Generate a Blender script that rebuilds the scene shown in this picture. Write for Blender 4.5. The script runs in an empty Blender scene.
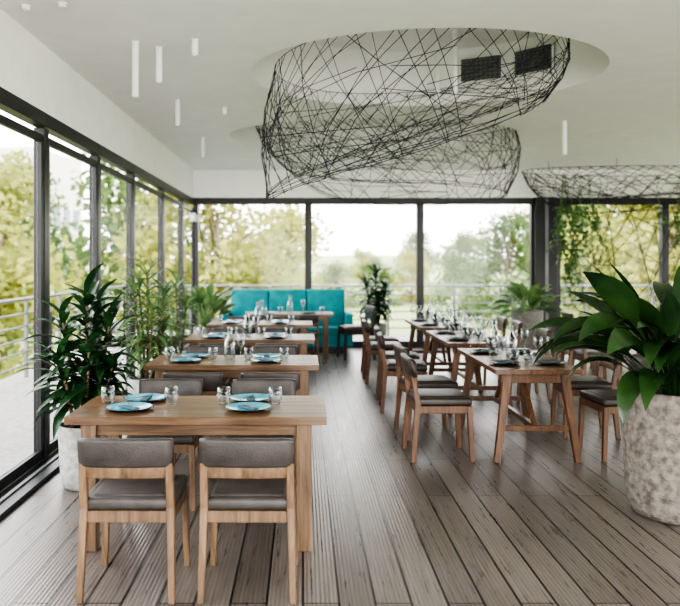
import bpy, bmesh, math, random
from mathutils import Vector, Matrix
R = random.Random(7)
pi = math.pi
scene = bpy.context.scene
COL = scene.collection

# ---------------------------------------------------------------- materials
def new_mat(name):
    m = bpy.data.materials.new(name); m.use_nodes = True
    nt = m.node_tree
    for n in list(nt.nodes): nt.nodes.remove(n)
    out = nt.nodes.new('ShaderNodeOutputMaterial')
    return m, nt, out

def N(nt, t, **kw):
    n = nt.nodes.new(t)
    for k, v in kw.items():
        if k in n.inputs: n.inputs[k].default_value = v
        else: setattr(n, k, v)
    return n

def srgb(r, g, b):
    def f(c):
        c /= 255
        return c/12.92 if c <= .04045 else ((c+.055)/1.055)**2.4
    return (f(r), f(g), f(b), 1)

def mat_noise(name, c1, c2, scale=(5,5,5), rough=.5, bump=0, metal=0, nscale=1.0, detail=5, spec=.5, sheen=0, bscale=None, transl=0, p0=.3, p1=.7):
    m, nt, out = new_mat(name)
    b = N(nt, 'ShaderNodeBsdfPrincipled'); b.inputs['Roughness'].default_value = rough
    b.inputs['Metallic'].default_value = metal
    b.inputs['Specular IOR Level'].default_value = spec
    tc = N(nt, 'ShaderNodeTexCoord'); mp = N(nt, 'ShaderNodeMapping')
    mp.inputs['Scale'].default_value = scale
    nz = N(nt, 'ShaderNodeTexNoise'); nz.inputs['Scale'].default_value = nscale; nz.inputs['Detail'].default_value = detail
    cr = N(nt, 'ShaderNodeValToRGB')
    cr.color_ramp.elements[0].position = p0; cr.color_ramp.elements[1].position = p1
    cr.color_ramp.elements[0].color = c1; cr.color_ramp.elements[1].color = c2
    L = nt.links.new
    L(tc.outputs['Object'], mp.inputs['Vector']); L(mp.outputs[0], nz.inputs['Vector'])
    L(nz.outputs['Fac'], cr.inputs[0]); L(cr.outputs[0], b.inputs['Base Color'])
    if bump:
        bp = N(nt, 'ShaderNodeBump'); bp.inputs['Strength'].default_value = bump; bp.inputs['Distance'].default_value = .01
        if bscale:
            n2 = N(nt, 'ShaderNodeTexNoise'); n2.inputs['Scale'].default_value = bscale
            L(tc.outputs['Object'], n2.inputs['Vector']); L(n2.outputs['Fac'], bp.inputs['Height'])
        else: L(nz.outputs['Fac'], bp.inputs['Height'])
        L(bp.outputs[0], b.inputs['Normal'])
    if transl:
        tr = N(nt, 'ShaderNodeBsdfTranslucent'); L(cr.outputs[0], tr.inputs['Color'])
        mx = N(nt, 'ShaderNodeMixShader'); mx.inputs[0].default_value = transl
        L(b.outputs[0], mx.inputs[1]); L(tr.outputs[0], mx.inputs[2]); L(mx.outputs[0], out.inputs[0])
    else: L(b.outputs[0], out.inputs[0])
    return m

def mat_wood(name, dark, mid, light, axis='X', rough=.45, plank=0):
    m, nt, out = new_mat(name); L = nt.links.new
    b = N(nt, 'ShaderNodeBsdfPrincipled'); b.inputs['Roughness'].default_value = rough
    tc = N(nt, 'ShaderNodeTexCoord'); mp = N(nt, 'ShaderNodeMapping')
    s = {'X': (1.2, 22, 22), 'Y': (22, 1.2, 22), 'Z': (22, 22, 1.2)}[axis]
    mp.inputs['Scale'].default_value = s
    nz = N(nt, 'ShaderNodeTexNoise'); nz.inputs['Scale'].default_value = 1.6; nz.inputs['Detail'].default_value = 9
    nz.inputs['Roughness'].default_value = .7; nz.inputs['Distortion'].default_value = .8
    cr = N(nt, 'ShaderNodeValToRGB'); e = cr.color_ramp.elements
    e[0].position = .30; e[0].color = dark; e[1].position = .68; e[1].color = light
    k = e.new(.48); k.color = mid
    L(tc.outputs['Object'], mp.inputs[0]); L(mp.outputs[0], nz.inputs[0]); L(nz.outputs['Fac'], cr.inputs[0])
    col = cr.outputs[0]
    if plank:
        sx = N(nt, 'ShaderNodeSeparateXYZ'); L(tc.outputs['Object'], sx.inputs[0])
        mu = N(nt, 'ShaderNodeMath', operation='MULTIPLY'); mu.inputs[1].default_value = 1/plank
        L(sx.outputs['Y' if axis == 'X' else 'X'], mu.inputs[0])
        fl = N(nt, 'ShaderNodeMath', operation='FLOOR'); L(mu.outputs[0], fl.inputs[0])
        wn = N(nt, 'ShaderNodeTexWhiteNoise', noise_dimensions='1D'); L(fl.outputs[0], wn.inputs['W'])
        mr = N(nt, 'ShaderNodeMapRange'); mr.inputs['To Min'].default_value = .75; mr.inputs['To Max'].default_value = 1.15
        L(wn.outputs['Value'], mr.inputs[0])
        mm = N(nt, 'ShaderNodeMix', data_type='RGBA', blend_type='MULTIPLY'); mm.inputs['Factor'].default_value = 1
        L(col, mm.inputs[6]); L(mr.outputs[0], mm.inputs[7]); col = mm.outputs[2]
    L(col, b.inputs['Base Color'])
    bp = N(nt, 'ShaderNodeBump'); bp.inputs['Strength'].default_value = .15; bp.inputs['Distance'].default_value = .003
    L(nz.outputs['Fac'], bp.inputs['Height']); L(bp.outputs[0], b.inputs['Normal'])
    L(b.outputs[0], out.inputs[0])
    return m

def mat_glass(name, tint=(1,1,1,1), gl=.06, rough=0.0, edge=True):
    m, nt, out = new_mat(name); L = nt.links.new
    tr = N(nt, 'ShaderNodeBsdfTransparent'); tr.inputs[0].default_value = tint
    g = N(nt, 'ShaderNodeBsdfGlossy'); g.inputs['Roughness'].default_value = rough
    mx = N(nt, 'ShaderNodeMixShader')
    if edge:
        lw = N(nt, 'ShaderNodeLayerWeight'); lw.inputs['Blend'].default_value = gl
        L(lw.outputs['Facing'], mx.inputs[0])
    else: mx.inputs[0].default_value = gl
    L(tr.outputs[0], mx.inputs[1]); L(g.outputs[0], mx.inputs[2]); L(mx.outputs[0], out.inputs[0])
    return m

ROW = .17
def mat_floor():
    m, nt, out = new_mat('decking_floor'); L = nt.links.new
    b = N(nt, 'ShaderNodeBsdfPrincipled')
    tc = N(nt, 'ShaderNodeTexCoord'); mp = N(nt, 'ShaderNodeMapping'); mp.inputs['Rotation'].default_value = (0, 0, pi/2)
    L(tc.outputs['Object'], mp.inputs[0])
    br = N(nt, 'ShaderNodeTexBrick'); br.offset = .37; br.offset_frequency = 2
    br.inputs['Scale'].default_value = 1; br.inputs['Mortar Size'].default_value = .006; br.inputs['Mortar Smooth'].default_value = .1
    br.inputs['Brick Width'].default_value = 2.6; br.inputs['Row Height'].default_value = ROW
    br.inputs['Color1'].default_value = srgb(120, 112, 107); br.inputs['Color2'].default_value = srgb(92, 84, 79)
    br.inputs['Mortar'].default_value = srgb(16, 13, 12); br.inputs['Bias'].default_value = 0
    L(mp.outputs[0], br.inputs[0])
    m2 = N(nt, 'ShaderNodeMapping'); m2.inputs['Scale'].default_value = (26, 1.3, 1); L(tc.outputs['Object'], m2.inputs[0])
    nz = N(nt, 'ShaderNodeTexNoise'); nz.inputs['Scale'].default_value = 1.5; nz.inputs['Detail'].default_value = 8; nz.inputs['Roughness'].default_value = .7
    L(m2.outputs[0], nz.inputs[0])
    mr = N(nt, 'ShaderNodeMapRange'); mr.inputs[1].default_value = .3; mr.inputs[2].default_value = .7
    mr.inputs['To Min'].default_value = .68; mr.inputs['To Max'].default_value = 1.3
    L(nz.outputs['Fac'], mr.inputs[0])
    n3 = N(nt, 'ShaderNodeTexNoise'); n3.inputs['Scale'].default_value = 1.1; n3.inputs['Detail'].default_value = 3
    L(tc.outputs['Object'], n3.inputs[0])
    mr3 = N(nt, 'ShaderNodeMapRange'); mr3.inputs['To Min'].default_value = .75; mr3.inputs['To Max'].default_value = 1.25; L(n3.outputs['Fac'], mr3.inputs[0])
    mm = N(nt, 'ShaderNodeMix', data_type='RGBA', blend_type='MULTIPLY'); mm.inputs['Factor'].default_value = 1
    L(br.outputs['Color'], mm.inputs[6]); L(mr.outputs[0], mm.inputs[7])
    mm2 = N(nt, 'ShaderNodeMix', data_type='RGBA', blend_type='MULTIPLY'); mm2.inputs['Factor'].default_value = 1
    L(mm.outputs[2], mm2.inputs[6]); L(mr3.outputs[0], mm2.inputs[7])
    sx = N(nt, 'ShaderNodeSeparateXYZ'); L(tc.outputs['Object'], sx.inputs[0])
    mu = N(nt, 'ShaderNodeMath', operation='MULTIPLY'); mu.inputs[1].default_value = 2*pi/(ROW/8); L(sx.outputs['X'], mu.inputs[0])
    sn = N(nt, 'ShaderNodeMath', operation='SINE'); L(mu.outputs[0], sn.inputs[0])
    mrs = N(nt, 'ShaderNodeMapRange'); mrs.inputs[1].default_value = -1; mrs.inputs[2].default_value = 1
    mrs.inputs['To Min'].default_value = .85; mrs.inputs['To Max'].default_value = 1.1; L(sn.outputs[0], mrs.inputs[0])
    mm3 = N(nt, 'ShaderNodeMix', data_type='RGBA', blend_type='MULTIPLY'); mm3.inputs['Factor'].default_value = 1
    L(mm2.outputs[2], mm3.inputs[6]); L(mrs.outputs[0], mm3.inputs[7])
    L(mm3.outputs[2], b.inputs['Base Color'])
    mrr = N(nt, 'ShaderNodeMapRange'); mrr.inputs['To Min'].default_value = .18; mrr.inputs['To Max'].default_value = .42; L(nz.outputs['Fac'], mrr.inputs[0])
    L(mrr.outputs[0], b.inputs['Roughness'])
    bp = N(nt, 'ShaderNodeBump'); bp.inputs['Strength'].default_value = .5; bp.inputs['Distance'].default_value = .004; bp.invert = True
    L(br.outputs['Fac'], bp.inputs['Height'])
    bp2 = N(nt, 'ShaderNodeBump'); bp2.inputs['Strength'].default_value = .22; bp2.inputs['Distance'].default_value = .002
    L(sn.outputs[0], bp2.inputs['Height']); L(bp.outputs[0], bp2.inputs['Normal']); L(bp2.outputs[0], b.inputs['Normal'])
    L(b.outputs[0], out.inputs[0])
    return m

M = {}
M['floor'] = mat_floor()
M['paint'] = mat_noise('white_paint', srgb(234,232,230), srgb(239,238,236), rough=.8, bump=.03, bscale=60)
M['ceil'] = mat_noise('ceiling_paint', srgb(234,232,231), srgb(239,238,236), rough=.85, bump=.02, bscale=40)
M['black'] = mat_noise('black_aluminium', srgb(18,20,23), srgb(28,30,33), rough=.4, scale=(3,3,3))
M['grey'] = mat_noise('grey_steel', srgb(104,106,108), srgb(124,126,127), rough=.4, metal=.5)
M['oakX'] = mat_wood('oak_top', srgb(58,42,28), srgb(104,78,54), srgb(140,110,80), 'X', .34, .115)
M['oakZ'] = mat_wood('oak_frame', srgb(60,46,32), srgb(100,78,57), srgb(130,105,80), 'Z', .5)
M['walY'] = mat_wood('walnut_top', srgb(52,34,22), srgb(96,66,44), srgb(130,94,66), 'Y', .33, .12)
M['walZ'] = mat_wood('walnut_frame', srgb(50,33,21), srgb(88,60,39), srgb(116,81,55), 'Z', .45)
M['leather'] = mat_noise('taupe_leather', srgb(44,40,38), srgb(66,61,58), rough=.42, nscale=9, bump=.25, bscale=140, scale=(1,1,1))
M['leather2'] = mat_noise('brown_leather', srgb(38,32,29), srgb(58,50,45), rough=.42, nscale=9, bump=.25, bscale=140, scale=(1,1,1))
M['plate'] = mat_noise('teal_glaze', srgb(50,140,162), srgb(98,182,200), rough=.18, nscale=14, scale=(1,1,1))
M['platedark'] = mat_noise('slate_glaze', srgb(28,33,38), srgb(44,52,58), rough=.25, nscale=14, scale=(1,1,1))
M['rim'] = mat_noise('dark_rim', srgb(16,30,36), srgb(26,44,52), rough=.3)
M['glass'] = mat_glass('clear_glass', (.90,.93,.94,1), .34)
M['pane'] = mat_glass('window_glass', (.98,.99,.99,1), .012, edge=False)
M['concrete'] = mat_noise('rough_concrete', srgb(80,75,70), srgb(132,125,117), rough=.95, nscale=22, bump=.9, bscale=70, detail=14, scale=(1,1,1), p0=.32, p1=.66)
M['whitepot'] = mat_noise('white_stone', srgb(130,132,130), srgb(176,176,173), rough=.8, nscale=24, detail=9, bump=.4, scale=(1,1,1))
M['greypot'] = mat_noise('grey_stone', srgb(110,108,104), srgb(140,138,133), rough=.7, nscale=18, bump=.2, scale=(1,1,1))
M['soil'] = mat_noise('soil', srgb(38,28,22), srgb(62,48,38), rough=.95, nscale=40, bump=.8, scale=(1,1,1))
M['leafD'] = mat_noise('dark_leaf', srgb(16,40,24), srgb(44,82,42), rough=.3, nscale=5, scale=(1,1,1), transl=.18)
M['leafM'] = mat_noise('mid_leaf', srgb(50,86,46), srgb(120,146,92), rough=.4, nscale=7, scale=(1,1,1), transl=.3)
M['leafL'] = mat_noise('lily_leaf', srgb(16,38,22), srgb(48,78,36), rough=.26, nscale=3, scale=(1,1,1), transl=.14)
M['stem'] = mat_noise('stem', srgb(84,70,50), srgb(110,98,70), rough=.7, nscale=10)
M['stemg'] = mat_noise('green_stem', srgb(70,104,52), srgb(96,130,70), rough=.5, nscale=10)
M['net'] = mat_noise('navy_cord', srgb(24,24,36), srgb(34,34,46), rough=.8)
M['net2'] = mat_noise('grey_cord', srgb(40,40,50), srgb(54,54,64), rough=.8)
M['teal'] = mat_noise('teal_velvet', srgb(8,116,126), srgb(28,146,152), rough=.7, nscale=6, scale=(1,1,1))
M['lampw'] = mat_noise('white_lacquer', srgb(215,215,213), srgb(222,222,220), rough=.4)
M['vent'] = mat_noise('vent_dark', srgb(70,70,72), srgb(86,86,88), rough=.6)
M['napkin'] = mat_noise('napkin', srgb(60,82,92), srgb(84,104,114), rough=.9)
M['foliA'] = mat_noise('hazed_foliage_a', srgb(124,134,70), srgb(192,188,112), rough=.9, nscale=.8, scale=(1,1,1), transl=.45)  # leaf colour paled to put haze and overexposure into the albedo
M['foliB'] = mat_noise('hazed_foliage_b', srgb(70,98,58), srgb(124,142,84), rough=.9, nscale=.8, scale=(1,1,1), transl=.45)  # darker greens, also lightened so the haze is in the colour
M['bark'] = mat_noise('bark', srgb(100,88,74), srgb(126,112,94), rough=.9, nscale=6)
M['grass'] = mat_noise('hillside_grass', srgb(112,130,84), srgb(160,168,118), rough=.95, nscale=.15, scale=(1,1,1))
M['deck'] = mat_noise('outdoor_deck', srgb(130,128,122), srgb(155,152,145), rough=.8, nscale=3)
M['facade'] = mat_noise('facade', srgb(206,202,194), srgb(220,216,208), rough=.9, nscale=1)
M['facwin'] = mat_noise('facade_glass', srgb(90,102,112), srgb(110,120,128), rough=.15, nscale=1)

# ---------------------------------------------------------------- mesh builder
class MB:
    def __init__(s): s.bm = bmesh.new(); s.mats = []
    def mi(s, k):
        if k not in s.mats: s.mats.append(k)
        return s.mats.index(k)
    def _merge(s, b2, mat, smooth):
        me = bpy.data.meshes.new('tmp')
        i = s.mi(mat)
        for f in b2.faces: f.material_index = i; f.smooth = smooth
        b2.to_mesh(me); b2.free(); s.bm.from_mesh(me); bpy.data.meshes.remove(me)
    def box(s, c, size, mat, bev=0, rot=None, seg=1, smooth=False):
        b = bmesh.new(); bmesh.ops.create_cube(b, size=1)
        bmesh.ops.scale(b, vec=size, verts=b.verts)
        if bev: bmesh.ops.bevel(b, geom=list(b.edges), offset=bev, segments=seg, affect='EDGES', profile=.5)
        mt = Matrix.Translation(c) @ (rot.to_4x4() if rot else Matrix())
        bmesh.ops.transform(b, matrix=mt, verts=b.verts)
        s._merge(b, mat, smooth or seg > 1)
    def beam(s, p0, p1, w, d, mat, bev=.002, w2=None, d2=None):
        p0 = Vector(p0); p1 = Vector(p1); dr = (p1-p0); a = dr.normalized()
        if abs(a.z) > .5: ux = Vector((1,0,0)); 
        else: ux = Vector((0,0,1)).cross(a).normalized()
        uy = a.cross(ux).normalized(); ux = uy.cross(a).normalized()
        w2 = w2 or w; d2 = d2 or d
        b = bmesh.new(); vs = []
        for p, ww, dd in ((p0, w, d), (p1, w2, d2)):
            for sx, sy in ((-1,-1),(1,-1),(1,1),(-1,1)):
                vs.append(b.verts.new(p+ux*sx*ww/2+uy*sy*dd/2))
        for q in ((3,2,1,0),(4,5,6,7),(0,1,5,4),(1,2,6,5),(2,3,7,6),(3,0,4,7)):
            b.faces.new([vs[i] for i in q])
        if bev: bmesh.ops.bevel(b, geom=list(b.edges), offset=bev, segments=1, affect='EDGES')
        s._merge(b, mat, False)
    def lathe(s, prof, mat, c=(0,0,0), n=28, smooth=True, mt=None):
        b = bmesh.new(); rings = []
        for r, z in prof:
            rings.append([b.verts.new((r*math.cos(2*pi*i/n), r*math.sin(2*pi*i/n), z)) for i in range(n)] if r > 1e-5 else [b.verts.new((0,0,z))])
        for a, q in zip(rings[:-1], rings[1:]):
            for i in range(n):
                j = (i+1) % n
                if len(a) == 1 and len(q) > 1: b.faces.new((a[0], q[i], q[j]))
                elif len(q) == 1 and len(a) > 1: b.faces.new((a[i], a[j], q[0]))
                elif len(a) > 1: b.faces.new((a[i], a[j], q[j], q[i]))
        bmesh.ops.recalc_face_normals(b, faces=b.faces)
        m4 = Matrix.Translation(c) @ (mt or Matrix())
        bmesh.ops.transform(b, matrix=m4, verts=b.verts)
        s._merge(b, mat, smooth)
    def tube(s, pts, r, mat, n=6, r2=None):
        b = bmesh.new(); rings = []
        pts = [Vector(p) for p in pts]
        for k, p in enumerate(pts):
            d = (pts[min(k+1, len(pts)-1)]-pts[max(k-1, 0)]).normalized()
            u = d.cross(Vector((0,0,1)))
            if u.length < .1: u = d.cross(Vector((1,0,0)))
            u.normalize(); v = d.cross(u)
            rr = r if r2 is None else r+(r2-r)*k/(len(pts)-1)
            rings.append([b.verts.new(p+u*rr*math.cos(2*pi*i/n)+v*rr*math.sin(2*pi*i/n)) for i in range(n)])
        for a, q in zip(rings[:-1], rings[1:]):
            for i in range(n): b.faces.new((a[i], a[(i+1)%n], q[(i+1)%n], q[i]))
        b.faces.new(rings[0][::-1]); b.faces.new(rings[-1])
        s._merge(b, mat, True)
    def leaf(s, base, az, el, L, W, droop, mat, petiole=0, seg=7, fold=.25, twist=0, xmin=None, xmax=None):
        mi = s.mi(mat); bm = s.bm
        p = Vector(base); tot = L+petiole; nP = 4 if petiole else 0; rows = []
        side0 = Vector((-math.sin(az), math.cos(az), 0))
        n = seg+nP
        for k in range(n+1):
            if k < nP: t = k/nP*petiole/tot if petiole else 0; w = .006
            else:
                tb = (k-nP)/seg; t = (petiole+tb*L)/tot
                w = W/2*max(.04, math.sin(pi*min(1, (tb*.94+.05))**.8))
                if tb > .97: w = .0015
            e = el-droop*t**1.5
            dr = Vector((math.cos(az)*math.cos(e), math.sin(az)*math.cos(e), math.sin(e)))
            if k > 0:
                step = (t-tp)*tot; p = p+dr*step
            tp = t
            up = side0.cross(dr)*-1
            if up.z < 0 and abs(e) < pi/2: up = -up
            a = twist*t
            sd = side0*math.cos(a)+up*math.sin(a)
            f = up*fold*w
            rows.append((p+sd*w+f, p.copy(), p-sd*w+f))
        if xmin is not None and min(v.x for r in rows for v in r) < xmin: return
        if xmax is not None and max(v.x for r in rows for v in r) > xmax: return
        rows = [tuple(bm.verts.new(v) for v in r) for r in rows]
        for a, q in zip(rows[:-1], rows[1:]):
            for i in (0, 1):
                fc = bm.faces.new((a[i], a[i+1], q[i+1], q[i])); fc.material_index = mi; fc.smooth = True
    def mesh(s, name):
        me = bpy.data.meshes.new(name); s.bm.to_mesh(me); s.bm.free()
        for k in s.mats: me.materials.append(M[k])
        return me
    def obj(s, name, loc=(0,0,0), rot=0):
        return place(s.mesh(name), name, loc, rot)

def place(me, name, loc=(0,0,0), rot=0):
    o = bpy.data.objects.new(name, me); o.location = loc; o.rotation_euler = (0, 0, rot); COL.objects.link(o); return o

# ---------------------------------------------------------------- room
XL, XR, YB, YF, H = -2.05, 8.8, 14.2, -2.5, 3.32
b = MB(); b.box(((XL+XR)/2, (YB+YF)/2, -.1), (XR-XL+.5, YB-YF+.5, .2), 'floor'); b.obj('floor')

RC = (1.12, 6.98, 1.60, 1.40)
recs = [((RC[0], RC[1]), RC[2], RC[3], .6), ((.95, 10.35), 1.95, 1.25, .45)]
bm = bmesh.new(); edges = []
rect = [bm.verts.new(v) for v in ((XL-.25, YF-.25, H), (XR+.25, YF-.25, H), (XR+.25, YB+.25, H), (XL-.25, YB+.25, H))]
for i in range(4): edges.append(bm.edges.new((rect[i], rect[(i+1) % 4])))
loops = []
for (cx, cy), rx, ry, dp in recs:
    n = 72; lp = [bm.verts.new((cx+rx*math.cos(2*pi*i/n), cy+ry*math.sin(2*pi*i/n), H)) for i in range(n)]
    for i in range(n): edges.append(bm.edges.new((lp[i], lp[(i+1) % n])))
    loops.append((lp, dp))
bmesh.ops.triangle_fill(bm, edges=edges, use_beauty=True)
for lp, dp in loops:
    up = [bm.verts.new(v.co+Vector((0, 0, dp))) for v in lp]; n = len(lp)
    for i in range(n):
        f = bm.faces.new((lp[i], lp[(i+1) % n], up[(i+1) % n], up[i])); f.smooth = True
    bm.faces.new(up)
me = bpy.data.meshes.new('ceiling'); bm.to_mesh(me); bm.free(); me.materials.append(M['ceil']); place(me, 'ceiling')

b = MB(); b.box((XL-.1, (YB+YF)/2, (2.78+H)/2), (.2, YB-YF+.4, H-2.78), 'paint'); b.obj('wall_left')
b = MB(); b.box(((XL+XR)/2, YB+.1, (2.80+H)/2), (XR-XL, .2, H-2.80), 'paint'); b.obj('wall_back')
b = MB(); b.box((XR+.1, (YB+YF)/2, (2.80+H)/2), (.2, YB-YF+.4, H-2.80), 'paint')
b.box((XR+.1, 6, 1.4), (.2, 1.2, 2.8), 'paint'); b.obj('wall_right')

ys = [YF, -1.8, -.25, 1.3, 2.87, 4.43, 5.99, 7.55, 9.12, 11.1, 12.9, YB]
for i in range(len(ys)-1):
    y0, y1 = ys[i], ys[i+1]; b = MB(); yc = (y0+y1)/2; ln = y1-y0
    b.box((XL-.03, yc, 2.725), (.10, ln, .11), 'black', .004)
    b.box((XL-.03, y0+.05, 1.33), (.09, .10, 2.66), 'black', .004)
    b.box((XL-.01, yc+.04, 2.57), (.04, ln-.12, .06), 'black', .003)
    b.box((XL-.01, yc+.04, .09), (.04, ln-.12, .08), 'black', .003)
    b.box((XL-.01, y0+.125, 1.33), (.04, .035, 2.5), 'grey', .003)
    b.box((XL-.01, y1-.03, 1.33), (.04, .06, 2.5), 'black', .003)
    b.box((XL+.01, y0+.16, 1.05), (.02, .02, .30), 'grey', .003)
    b.box((XL-.02, yc, 1.33), (.012, ln-.15, 2.4), 'pane')
    b.obj('window_%d' % (i+1))
b = MB(); b.box((XL+.01, (YB+YF)/2, .018), (.34, YB-YF, .036), 'black', .004)
b.box((XL+.08, (YB+YF)/2, .04), (.03, YB-YF, .02), 'grey', .002)
b.obj('trim_1')

def back_win(x0, x1, idx):
    b = MB(); xc = (x0+x1)/2; ln = x1-x0
    b.box((xc, YB+.06, 2.74), (ln, .14, .12), 'black', .004)
    b.box((xc, YB+.06, .06), (ln, .14, .12), 'black', .004)
    b.box((x0+.045, YB+.06, 1.4), (.09, .14, 2.6), 'black', .004)
    b.box((x1-.02, YB+.06, 1.4), (.04, .14, 2.6), 'black', .004)
    b.box((xc, YB+.07, 1.4), (ln-.1, .012, 2.6), 'pane')
    b.obj('window_%d' % idx)
k = 20
for a, c in ((XL, .075), (.075, 2.17), (2.17, 4.3), (4.72, 6.75), (6.75, XR)):
    back_win(a, c, k); k += 1
b = MB(); b.box((4.51, YB+.02, 1.4), (.42, .3, 2.8), 'black', .006); b.box((4.51, YB-.14, 1.4), (.06, .02, 2.8), 'grey', .003); b.obj('steel_column')
for (y0, y1) in ((YF, 1.4), (1.4, 5.4), (6.6, 10.4), (10.4, YB)):
    b = MB(); yc = (y0+y1)/2; ln = y1-y0
    b.box((XR+.06, yc, 2.74), (.14, ln, .12), 'black'); b.box((XR+.06, yc, .06), (.14, ln, .12), 'black')
    b.box((XR+.06, y0+.05, 1.4), (.14, .1, 2.6), 'black'); b.box((XR+.06, y1-.05, 1.4), (.14, .1, 2.6), 'black')
    b.box((XR+.06, yc, 1.4), (.01, ln-.2, 2.6), 'pane'); b.obj('window_%d' % k); k += 1

# ---------------------------------------------------------------- nets
def net(name, top, bot, n=150, seed=1, r=.003, extra=60, rims=3, belly=.06, mat='net', full=.7):
    rr = random.Random(seed); cu = bpy.data.curves.new(name, 'CURVE'); cu.dimensions = '3D'
    cu.bevel_depth = r; cu.bevel_resolution = 0; cu.materials.append(M[mat])
    def P(th, t):
        a, c = top(th), bot(th); p = a.lerp(c, t)
        cen = (top(th)+top(th+pi))/2
        k = belly*math.sin(pi*t)
        p.x += (p.x-cen.x)*k; p.y += (p.y-cen.y)*k
        return p
    def spl(pts, cyc=False):
        s = cu.splines.new('POLY'); s.points.add(len(pts)-1)
        for q, p in zip(s.points, pts): q.co = (*p, 1)
        s.use_cyclic_u = cyc
    for i in range(n):
        th = (i+rr.random())/n*2*pi; d = (-1, 1)[i % 2]*rr.uniform(.15, .9)
        t1 = 1 if rr.random() < full else rr.uniform(.5, 1)
        spl([P(th+d*q, t1*q) for q in (0, .33, .66, 1)])
    for i in range(extra):
        th = rr.random()*2*pi; d = rr.choice((-1, 1))*rr.uniform(.5, 1.2); t0 = rr.uniform(.15, 1); t1 = min(1, max(.05, t0+rr.uniform(-.35, .35)))
        spl([P(th+d*q, t0+(t1-t0)*q) for q in (0, .5, 1)])
    for j in range(rims):
        spl([bot(2*pi*i/48)+Vector((0, 0, j*.016+rr.uniform(0, .02))) for i in range(48)], True)
    spl([top(2*pi*i/48) for i in range(48)], True)
    o = bpy.data.objects.new(name, cu); COL.objects.link(o); return o

V = Vector
def top1(t): return V((1.06+1.32*math.cos(t), 7.0+1.30*math.sin(t), 3.45+.08*math.cos(t)))
def bot1(t):
    c, s = math.cos(t), math.sin(t)
    cusp = max(0, math.cos(t-pi*1.05))**10
    z = 2.66+.37*c+.19*s-.12*cusp+.08*max(0, c)**3
    return V((.98+1.20*c-.12*cusp, 6.95+1.15*s, z))
net('ceiling_net_sculpture', top1, bot1, 110, 3, .0031, 30, 4)
def top2(t): return V((1.1+1.75*math.cos(t), 10.35+1.15*math.sin(t), 3.45))
def bot2(t):
    c, s = math.cos(t), math.sin(t)
    return V((1.35+1.40*c, 10.35+1.1*s, 2.50-.02*c-.05*s+.22*max(0, -c)**3))
net('ceiling_net_sculpture', top2, bot2, 116, 5, .0036, 34, 3, .08, 'net2')
def top3(t): return V((5.7+1.9*math.cos(t), 13.2+.75*math.sin(t), 3.18))
def bot3(t):
    c, s = math.cos(t), math.sin(t); return V((5.9+1.5*c, 13.2+.6*s, 2.60-.1*s+.1*c))
net('ceiling_net_sculpture', top3, bot3, 120, 8, .0042, 40, 3, .06)
b = MB()
for tx, ty in ((4.2, 13.0), (5.2, 12.6), (6.4, 12.6), (7.3, 13.0), (5.7, 13.9)): b.tube([(tx, ty, 3.15), (tx, ty, H)], .004, 'net')
b.obj('net_hanger_wires')
def top4(t): return V((6.1+1.5*math.cos(t), 13.4+.4*math.sin(t), 2.66))
def bot4(t): return V((5.9+1.25*math.cos(t), 13.5+.35*math.sin(t), .95+.5*math.sin(t*2+1)))
net('hanging_net_screen', top4, bot4, 46, 9, .006, 14, 1, -.1)

# ---------------------------------------------------------------- ceiling fittings
def spot(x, y, zb, r=.027, top=H):
    b = MB(); b.lathe([(0, zb+.01), (r*.7, zb+.01), (r*.72, zb), (r, zb), (r, top-.008), (r*1.25, top-.008), (r*1.25, top), (0, top)], 'lampw', (x, y, 0), 18, False)
    b.obj('pendant_spotlight')
for x, y, z in ((-1.31, 5.94, 2.89), (-1.156, 6.1, 3.04), (-.837, 5.89, 3.2), (-1.33, 8.07, 3.05), (-1.38, 10.5, 3.05), (-.87, 8.45, 3.24), (3.2, 9.3, 2.91), (-1.86, 5.1, 3.29), (-1.60, 5.05, 3.29)):
    spot(x, y, z)
for x, y in ((1.40, 7.9), (1.52, 7.6)): spot(x, y, 3.28, .027, 3.92)
for vx in (1.93, 2.40):
    c_ = (vx-RC[0])/RC[2]; th = math.acos(c_)
    nx, ny = c_/RC[2], math.sin(th)/RC[3]; an = math.atan2(ny, nx)
    px, py = vx-.04*math.cos(an), RC[1]+RC[3]*math.sin(th)-.04*math.sin(an)
    b = MB()
    b.box((0, 0, 0), (.03, .46, .26), 'vent', .004)
    for s_ in (-1, 1):
        b.box((-.018, s_*.225, 0), (.02, .02, .28), 'lampw', .002)
        b.box((-.018, 0, s_*.13), (.02, .46, .015), 'lampw', .002)
    for i in range(6): b.box((-.02, 0, -.10+i*.04), (.02, .44, .006), 'grey')
    for i in range(9): b.box((-.018, -.2+i*.05, 0), (.012, .005, .25), 'grey')
    b.obj('air_vent', (px, py, 3.67), an)
b = MB(); b.box((0, 0, 0), (.06, .08, .1), 'lampw', .006); b.tube([(0, 0, 0), (.08, 0, .02), (.14, -.02, -.02)], .01, 'lampw')
b.lathe([(.02, .04), (.06, 0), (.085, -.11), (.08, -.11), (.055, 0), (0, .02)], 'lampw', (.16, -.02, -.02)); b.obj('wall_lamp', (XL+.03, 12.95, 2.42))

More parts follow.
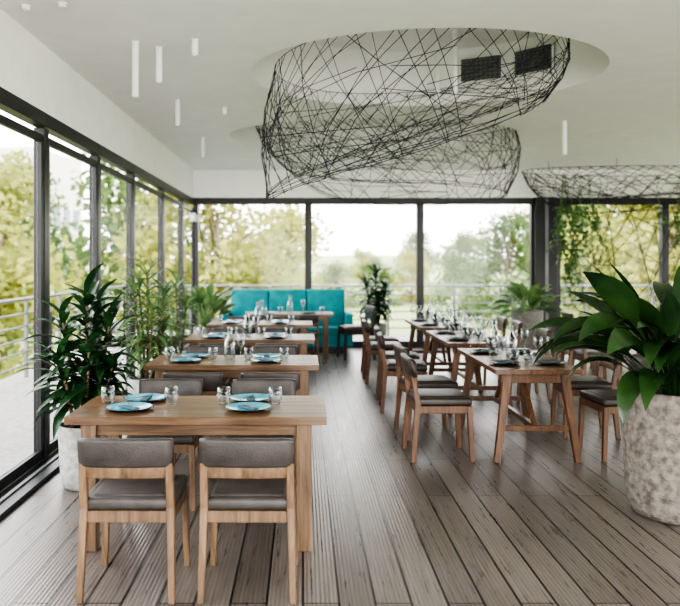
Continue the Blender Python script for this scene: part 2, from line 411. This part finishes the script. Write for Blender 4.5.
# ---------------------------------------------------------------- chairs
def chair_mesh(wood, lea, name):
    b = MB(); w = .205
    for s in (-1, 1):
        b.beam((s*(w+.012), -.235, 0), (s*w, -.195, .44), .03, .036, wood, .003, .038, .044)
        b.beam((s*w, -.195, .43), (s*(w-.002), -.232, .66), .038, .042, wood, .003, .034, .03)
        b.beam((s*(w+.012), .215, 0), (s*w, .195, .42), .03, .034, wood, .003, .038, .042)
        b.beam((s*w, -.19, .395), (s*w, .19, .395), .026, .055, wood, .002)
    b.beam((-w, -.195, .395), (w, -.195, .395), .026, .055, wood, .002)
    b.beam((-w, .195, .395), (w, .195, .395), .026, .055, wood, .002)
    b.box((0, .005, .452), (.44, .425, .062), lea, .02, None, 3)
    b.box((0, .005, .478), (.36, .35, .028), lea, .013, None, 3)
    for z, hh, th, mt, bv in ((.612, .055, .03, wood, .004), (.706, .140, .052, lea, .015)):
        y = -.224-(z-.615)*.16
        b2 = bmesh.new(); rings = []
        hh2 = hh/2; t2 = th/2
        prof = []
        rc = min(bv, t2*.9)
        for cx, cz, a0 in ((t2-rc, hh2-rc, 0), (-(t2-rc), hh2-rc, 90), (-(t2-rc), -(hh2-rc), 180), (t2-rc, -(hh2-rc), 270)):
            for a in (0, 30, 60, 90):
                aa = math.radians(a0+a); prof.append((cx+rc*math.cos(aa), cz+rc*math.sin(aa)))
        for k in range(13):
            u = -1+2*k/12; x = u*.221; yy = .018*u*u-.008
            sc = 1 if abs(u) < .99 else .86
            rings.append([b2.verts.new((x, y+yy+py*sc-(pz*.16), z+pz*(1 if abs(u) < .99 else .95))) for py, pz in prof])
        m_ = len(prof)
        for a, q in zip(rings[:-1], rings[1:]):
            for i in range(m_): b2.faces.new((a[i], a[(i+1) % m_], q[(i+1) % m_], q[i]))
        b2.faces.new(rings[0][::-1]); b2.faces.new(rings[-1])
        bmesh.ops.recalc_face_normals(b2, faces=b2.faces)
        b._merge(b2, mt, True)
    return b.mesh(name)
CH_A = chair_mesh('oakZ', 'leather', 'dining_chair')
CH_B = chair_mesh('walZ', 'leather2', 'dining_chair')
CH_C = chair_mesh('black', 'leather2', 'dining_chair')
def chair(me, x, y, rot, s=1):
    o = place(me, 'dining_chair', (x, y, 0), rot); o.scale = (s, s, s); return o

# ---------------------------------------------------------------- tables
def tableA():
    b = MB(); W, D = 1.44, .68
    for i in range(6):
        d = D/6; b.box((0, -D/2+d*(i+.5), .728), (W, d-.0015, .044), 'oakX', .0025)
    for sx in (-1, 1):
        for sy in (-1, 1): b.box((sx*(W/2-.125), sy*(D/2-.075), .353), (.085, .085, .706), 'oakZ', .004)
        b.box((sx*(W/2-.125), 0, .66), (.035, D-.2, .08), 'oakX', .003)
    for sy in (-1, 1): b.box((0, sy*(D/2-.075), .67), (W-.33, .03, .065), 'oakX', .003)
    return b.mesh('dining_table')
def tableB(Ln=1.5):
    b = MB(); W = .7
    for i in range(5):
        d = W/5; b.box((-W/2+d*(i+.5), 0, .73), (d-.0015, Ln, .04), 'walY', .0025)
    for sy in (-1, 1):
        y = sy*(Ln/2-.11)
        for sx in (-1, 1): b.beam((sx*.325, y+sy*.05, 0), (sx*.225, y, .71), .05, .05, 'walZ', .003, .07, .055)
        b.box((0, y+.0, .665), (.56, .045, .07), 'walZ', .003)
        b.box((0, y+sy*.03, .27), (.56, .03, .045), 'walZ', .003)
    b.box((0, 0, .665), (.04, Ln-.25, .05), 'walY', .003)
    b.box((0, 0, .27), (.04, Ln-.2, .04), 'walY', .003)
    for sy in (-1, 1): b.beam((0, sy*(Ln/2-.14), .28), (0, sy*(Ln/2-.5), .65), .035, .035, 'walZ', .002)
    return b.mesh('trestle_table')
TA, TB = tableA(), tableB()

def plate_mesh(k, name):
    b = MB()
    b.lathe([(0, 0), (.075, 0), (.085, .004), (.128, .015), (.135, .018), (.135, .021), (.128, .0195)], 'rim', n=36)
    b.lathe([(.128, .0195), (.085, .009), (.07, .006), (0, .006)], k, n=36)
    b.box((.0, 0, .0125), (.045, .14, .010), 'napkin', .004, Matrix.Rotation(.5, 3, 'Z'), 2)
    b.tube([(.015, -.085, .022), (.012, .02, .024), (.018, .085, .021)], .0028, 'grey', 6)
    b.box((.018, .095, .021), (.016, .04, .003), 'grey', .001)
    return b.mesh(name)
PL, PD = plate_mesh('plate', 'dinner_plate'), plate_mesh('platedark', 'dinner_plate')
b = MB(); b.lathe([(0, 0), (.026, 0), (.034, .012), (.042, .045), (.041, .075), (.037, .1), (.0355, .1), (.0395, .075), (.0405, .045), (.032, .014), (0, .008)], 'glass', n=24); GL = b.mesh('drinking_glass')
b = MB()
b.lathe([(0, 0), (.034, 0), (.036, .004), (.006, .01), (.0045, .09), (.02, .105), (.038, .14), (.037, .18), (.031, .21), (.03, .21), (.036, .18), (.036, .14), (0, .105)], 'glass', n=24); WG = b.mesh('wine_glass')
b = MB(); b.lathe([(0, 0), (.045, 0), (.05, .01), (.05, .13), (.04, .17), (.019, .21), (.016, .27), (.021, .285), (.019, .285), (.014, .27), (.017, .21), (.037, .17), (.047, .13), (.047, .012), (0, .008)], 'glass', n=24); BT = b.mesh('water_bottle')

TOP = .7505
xc = -.59
def set_left(yc, chs, bottle):
    place(TA, 'dining_table', (xc, yc, 0))
    for x, y, r in chs: chair(CH_A, x, yc+y, r+R.uniform(-.02, .02))
    for x, y, r in ((-1.0, -.125, .4), (-.965, .17, 2.6), (-.315, -.125, .3), (-.32, .17, 2.8)): place(PL, 'dinner_plate', (x, yc+y, TOP), r)
    for x, y in ((-1.175, .08), (-.79, .06), (-.475, .05), (-.165, .05)): place(GL, 'drinking_glass', (x, yc+y, TOP))
    if bottle:
        place(BT, 'water_bottle', (-.64, yc+bottle, TOP)); place(WG, 'wine_glass', (-.55, yc+bottle+.12, TOP))
CHS = ((-.83, -.70, 0), (-.26, -.70, 0), (-.925, .61, pi), (-.275, .61, pi))
set_left(4.50, CHS, 0)
set_left(6.60, ((-.82, -.70, 0), (-.24, -.70, 0), (-.925, .61, pi), (-.275, .61, pi)), .03)
set_left(8.64, CHS, .1)
set_left(10.64, CHS, .05)
for j, yc in enumerate((6.75, 8.7, 10.6)):
    place(TB, 'trestle_table', (1.87, yc, 0))
    for i, dy in enumerate((-.42, .36)):
        chair(CH_B, 1.12+.04*(i-j*.5), yc+dy-.03, -pi/2+R.uniform(-.1, .1), 1.06); chair(CH_B, 2.62, yc+dy, pi/2+R.uniform(-.08, .08), 1.04)
        for sx in (-1, 1):
            place(PD, 'dinner_plate', (1.87+sx*.19, yc+dy, TOP), pi/2+R.uniform(-.3, .3))
            place(GL, 'drinking_glass', (1.87+sx*.06, yc+dy+.18, TOP)); place(WG, 'wine_glass', (1.87+sx*.16, yc+dy+.23, TOP))
            place(WG, 'wine_glass', (1.87+sx*.26, yc+dy+.20, TOP))
    place(BT, 'water_bottle', (1.86, yc+.03, TOP)); place(BT, 'water_bottle', (1.87, yc+.67, TOP))
for yc, x0 in ((9.9, 4.4), (12.0, 5.3)):
    place(TB, 'trestle_table', (x0, yc, 0))
    for dy in (-.4, .4):
        chair(CH_B, x0-.75, yc+dy, -pi/2); chair(CH_B, x0+.75, yc+dy, pi/2)
        place(PL, 'dinner_plate', (x0-.2, yc+dy, TOP), 1.5); place(GL, 'drinking_glass', (x0, yc+dy, TOP)); place(WG, 'wine_glass', (x0+.2, yc+dy, TOP))
    place(BT, 'water_bottle', (x0, yc+.1, TOP))

place(TA, 'dining_table', (-.22, 12.72, 0))
for x in (-.6, .1):
    place(PL, 'dinner_plate', (x, 12.6, TOP), .2); place(GL, 'drinking_glass', (x+.22, 12.75, TOP)); place(WG, 'wine_glass', (x-.1, 12.85, TOP))
place(BT, 'water_bottle', (-.22, 12.8, TOP))
chair(CH_C, .87, 12.6, pi/2+.2, 1.12); chair(CH_A, -.0, 12.1, 0.1)
chair(CH_A, -.65, 12.1, -0.05)

def sofa(w, name, loc, rot=0):
    b = MB()
    b.box((0, 0, .05), (w-.1, .6, .1), 'black', .005)
    b.box((0, 0, .21), (w, .7, .22), 'teal', .015, None, 2)
    n = max(2, round(w/.75)); d = w/n
    for i in range(n):
        b.box((-w/2+d*(i+.5), -.06, .38), (d-.01, .60, .14), 'teal', .035, None, 3)
        b.box((-w/2+d*(i+.5), .26, .77), (d-.008, .16, .66), 'teal', .035, None, 3, )
    b.box((0, .35, .6), (w, .05, .98), 'teal', .015, None, 2)
    for s in (-1, 1): b.box((s*(w/2+.05), 0, .4), (.12, .72, .58), 'teal', .03, None, 3)
    b.obj(name, loc, rot)
sofa(2.1, 'teal_sofa', (-.28, 13.72, 0))

# ---------------------------------------------------------------- plants
def pot(b, r, h, mat, kind='barrel'):
    pr = [(0, 0), (r*.68, 0), (r*.78, h*.02), (r*.86, h*.08), (r*.91, h*.22), (r*.95, h*.5), (r*.985, h*.8), (r, h*.985), (r*.985, h), (r*.91, h), (r*.89, h*.93)]
    b.lathe(pr, mat, n=56); b.lathe([(r*.885, h*.93), (r*.5, h*.945), (0, h*.95)], 'soil', n=32)

def dracaena(name, loc, r, h, potmat, canes, nl, L, W, mat, seed, kind='barrel', low=.3, xmax=None):
    rr = random.Random(seed); b = MB(); pot(b, r, h, potmat, kind)
    for (cx, cy, top_x, top_y, zt) in canes:
        base = V((cx, cy, h*.93)); tp = V((top_x, top_y, zt))
        b.tube([base, base.lerp(tp, .5)+V((.01, .01, 0)), tp], .016, 'stem', 7, .009)
        for i in range(nl):
            u = i/nl; q = base.lerp(tp, low+(1-low)*u)
            az = i*2.4+rr.uniform(-.4, .4); el = -.05+1.3*u**1.6+rr.uniform(-.2, .2)
            ll = L*rr.uniform(.75, 1.1)*(1-.25*u)
            b.leaf(q, az, el, ll, W*rr.uniform(.8, 1.1), rr.uniform(.6, 1.4), mat, fold=.35, twist=rr.uniform(-.4, .4), xmin=XL-loc[0]+.02, xmax=xmax)
    return b.obj(name, loc)
dracaena('potted_dracaena', (-1.56, 5.42, 0), .18, .45, 'whitepot',
    [(0,0,.02,.0,1.38), (.05,.03,.17,.05,1.2), (-.05,.02,-.18,.05,1.24), (0,-.05,.08,-.16,1.02), (-.06,-.04,-.14,-.12,.92), (.07,0,.22,-.06,.88), (-.02,.04,.06,.14,1.32)], 27, .36, .085, 'leafD', 2, xmax=.50)
dracaena('potted_dracaena', (-1.54, 7.5, 0), .19, .46, 'whitepot',
    [(0,0,.0,.0,1.5), (.05,.03,.16,.05,1.3), (-.05,.02,-.16,.05,1.35), (0,-.05,.08,-.12,1.12), (-.03,.05,-.12,.16,1.4), (.04,0,.16,.1,1.0)], 36, .40, .038, 'leafM', 12, xmax=.42)
dracaena('potted_dracaena', (-1.62, 9.7, 0), .18, .45, 'whitepot',
    [(0,0,.0,.0,1.35), (.05,.03,.12,.05,1.1), (-.05,.02,-.14,.05,1.25)], 34, .34, .045, 'leafM', 14, xmax=.45)
def broad(name, loc, r, h, potmat, n, pet, L, W, mat, seed, elr=(.5, 1.5), dr=(.8, 1.6), kind='barrel', petr=(.6, 1.15), xmax=None):
    rr = random.Random(seed); b = MB(); pot(b, r, h, potmat, kind)
    for i in range(n):
        az = i*2.399+rr.uniform(-.3, .3); el = rr.uniform(*elr)
        ro = rr.uniform(0, r*.4); s = rr.uniform(.75, 1.15)
        b.leaf((ro*math.cos(az), ro*math.sin(az), h*.94), az, el, L*s, W*s*rr.uniform(.85, 1.1), rr.uniform(*dr), mat, petiole=pet*rr.uniform(*petr), seg=9, fold=.3, twist=rr.uniform(-.8, .8), xmin=XL-loc[0]+.02, xmax=xmax)
    return b.obj(name, loc)
broad('potted_peace_lily', (2.37, 4.82, 0), .335, .80, 'concrete', 92, .54, .50, .15, 'leafL', 21, (.85, 1.56), (.5, 2.4), petr=(.35, 1.15))
broad('potted_rubber_plant', (-1.60, 12.3, 0), .17, .55, 'greypot', 80, .5, .28, .13, 'leafM', 22, (.9, 1.55), (.2, 1.2), xmax=.52)
dracaena('potted_dracaena', (1.3, 13.6, 0), .2, .5, 'greypot',
    [(0,0,.0,.0,1.45), (.05,.03,.18,.05,1.15), (-.05,.02,-.18,.05,1.25), (0,0,.05,-.1,1.0)], 36, .36, .085, 'leafD', 15)
broad('potted_calathea', (3.95, 13.4, 0), .28, .75, 'greypot', 70, .34, .34, .14, 'leafM', 25, (.4, 1.5), (.6, 1.6))
rr = random.Random(4); b = MB()
for j in range(16):
    x0, y0 = (4.45+rr.uniform(-.2, .6) if j < 11 else rr.uniform(5.3, 6.9)), 12.9+rr.uniform(-.1, .1); z = 3.1; pts = []; ze = rr.uniform(.9, 1.9) if j < 11 else rr.uniform(1.7, 2.4)
    while z > ze:
        pts.append((x0+rr.uniform(-.03, .03)+.1*math.sin(z*2+j), y0+rr.uniform(-.03, .03), z)); z -= .08
    b.tube(pts, .006, 'stemg', 5)
    for p in pts:
        if p[2] < 2.55:
            for q in range(3): b.leaf(p, rr.uniform(0, 6.3), rr.uniform(-.5, .4), rr.uniform(.09, .17), .055, 1.2, 'leafM', seg=4)
b.obj('hanging_vine')

# ---------------------------------------------------------------- outdoors
b = MB(); b.box((-3.2, 6, -.12), (1.9, 24, .2), 'deck'); b.box((3.5, 15.6, -.12), (15, 2.4, .2), 'deck'); b.obj('balcony_deck')
def railing(p0, p1, name):
    b = MB(); p0, p1 = V(p0), V(p1); n = round((p1-p0).length/1.5)
    for i in range(n+1):
        p = p0.lerp(p1, i/n); b.box((p.x, p.y, .52), (.045, .045, 1.08), 'grey', .003)
    for z, r in ((1.08, .026), (.88, .014), (.7, .014), (.52, .014), (.34, .014), (.16, .014)):
        b.tube([p0+V((0, 0, z)), p1+V((0, 0, z))], r, 'grey', 8)
    b.obj(name)
railing((-3.9, -4, 0), (-3.9, 16.6, 0), 'balcony_railing'); railing((-3.9, 16.6, 0), (10.5, 16.6, 0), 'balcony_railing')

bm = bmesh.new()
gx, gy = 40, 40; vs = {}
for i in range(gx+1):
    for j in range(gy+1):
        x = -80+200*i/gx; y = -40+220*j/gy
        z = -5
        if y > 30: z += (y-30)*.045+1.5*math.sin(x*.07+1)+max(0, (x-10))*.05
        if x < -15: z += (-x-15)*.08
        vs[i, j] = bm.verts.new((x, y, z))
for i in range(gx):
    for j in range(gy): bm.faces.new((vs[i, j], vs[i+1, j], vs[i+1, j+1], vs[i, j+1])).smooth = True
me = bpy.data.meshes.new('hillside_ground'); bm.to_mesh(me); bm.free(); me.materials.append(M['grass']); place(me, 'hillside_ground')

def tree_mesh(seed, mat, Hh=9, n=5600):
    rr = random.Random(seed); b = MB()
    b.tube([(0, 0, 0), (.15, .1, Hh*.35), (0, 0, Hh*.8)], .18, 'bark', 8, .05)
    clumps = []
    for i in range(20):
        a = rr.uniform(0, 2*pi); z = rr.uniform(.28, .95)*Hh; rad = Hh*.27*math.sin(pi*min(1, (z/Hh)*.85+.1))*rr.uniform(.3, 1)
        c = V((rad*math.cos(a), rad*math.sin(a), z)); clumps.append((c, Hh*rr.uniform(.09, .15)))
        b.tube([(0, 0, z*.7), c*.6+V((0, 0, z*.35)), c], .05, 'bark', 5, .02)
    mi = b.mi(mat); bm = b.bm
    for i in range(n):
        c, r = rr.choice(clumps); d = V((rr.gauss(0, 1), rr.gauss(0, 1), rr.gauss(0, 1))).normalized()*r*rr.uniform(.4, 1.1)
        p = c+d; u = V((rr.gauss(0, 1), rr.gauss(0, 1), rr.gauss(0, 1))).normalized(); v = u.cross(V((rr.random(), rr.random(), rr.random()+.1))).normalized()
        s = rr.uniform(.07, .17)
        f = bm.faces.new([bm.verts.new(p+u*s), bm.verts.new(p+v*s*.6), bm.verts.new(p-u*s), bm.verts.new(p-v*s*.6)]); f.material_index = mi
    return b.mesh('tree')
T1, T2, T3 = tree_mesh(1, 'foliA'), tree_mesh(2, 'foliB'), tree_mesh(3, 'foliA', 8)
def tr(me, x, y, z, s):
    o = place(me, 'tree', (x, y, z), R.uniform(0, 6)); o.scale = (s*1.15, s*1.15, s)
for a in ((T1,-2.9,26,-5,1.15),(T3,-1.2,34,-5,1.1),(T2,-6.0,32,-5,1.35),(T2,2.6,62,-4.5,.66),(T2,6.0,64,-4.5,.70),(T3,9.5,66,-4,.8),
          (T2,13.5,50,-4,.98),(T2,16,46,-3.8,1.1),(T2,12,56,-4,.85),(T2,15,33,-4.5,1.1),(T3,18.5,34,-4.5,1.25),(T2,21.5,40,-4,1.35),
          (T1,12.4,25,-5,1.15),(T2,-1,80,-3.5,.7),(T1,7,90,-3.5,.75),(T2,13,88,-3,.9),(T3,24,70,-1,1.5),(T2,11.8,31,-5,1.0),
          (T1,-10,24,-5,1.1),(T2,-13,33,-5,1.2),(T2,-19,44,-5,1.3),(T3,-10.5,15,-5,.8)):
    tr(*a)
def building(loc, rot):
    b = MB(); b.box((0, 0, 5), (10, 8, 16), 'facade')
    for i in range(5):
        for j in range(4):
            b.box((-3.6+1.8*i, -4.0, -1+3*j), (1.1, .1, 1.6), 'facwin', .01)
        b.box((5.0, -3+1.5*i, 2), (.1, .9, 1.6), 'facwin'); b.box((5.0, -3+1.5*i, 5), (.1, .9, 1.6), 'facwin'); b.box((5.0, -3+1.5*i, 8), (.1, .9, 1.6), 'facwin')
    for j in range(4): b.box((0, -4.5, -2+3*j), (9, 1.0, .15), 'facade')
    b.obj('apartment_building', loc, rot)
building((-24, 60, -3), -.2)

# ---------------------------------------------------------------- world, light + camera
w = bpy.data.worlds.new('World'); scene.world = w; w.use_nodes = True
nt = w.node_tree; bg = nt.nodes['Background']
tc = nt.nodes.new('ShaderNodeTexCoord'); sx = nt.nodes.new('ShaderNodeSeparateXYZ'); cr = nt.nodes.new('ShaderNodeValToRGB')
cr.color_ramp.elements[0].position = 0; cr.color_ramp.elements[0].color = (1, .95, .89, 1)
cr.color_ramp.elements[1].position = .6; cr.color_ramp.elements[1].color = (.95, .95, 1, 1)
nt.links.new(tc.outputs['Generated'], sx.inputs[0]); nt.links.new(sx.outputs['Z'], cr.inputs[0]); nt.links.new(cr.outputs[0], bg.inputs[0])
bg.inputs[1].default_value = 3.6
def area(name, loc, rot, sx_, sy_, e, col=(1, .98, .96)):
    l = bpy.data.lights.new(name, 'AREA'); l.shape = 'RECTANGLE'; l.size = sx_; l.size_y = sy_; l.energy = e; l.color = col
    o = bpy.data.objects.new(name, l); o.location = loc; o.rotation_euler = rot; COL.objects.link(o)
area('fill_light_front', (3, -2.4, 1.5), (pi/2+.25, 0, 0), 9, 2.6, 240)  # added fill light behind the camera to brighten the interior

cam = bpy.data.cameras.new('camera'); co = bpy.data.objects.new('camera', cam); COL.objects.link(co)
co.location = (0, 0, 1.6); co.rotation_euler = (pi/2, 0, 0)
cam.sensor_width = 36; cam.lens = 760/680*36; cam.shift_x = 37/680; cam.shift_y = -41/680
cam.dof.use_dof = True; cam.dof.focus_distance = 4.9; cam.dof.aperture_fstop = 1.8
scene.camera = co
scene.view_settings.view_transform = 'AgX'
scene.view_settings.look = 'AgX - High Contrast'
scene.view_settings.exposure = .9
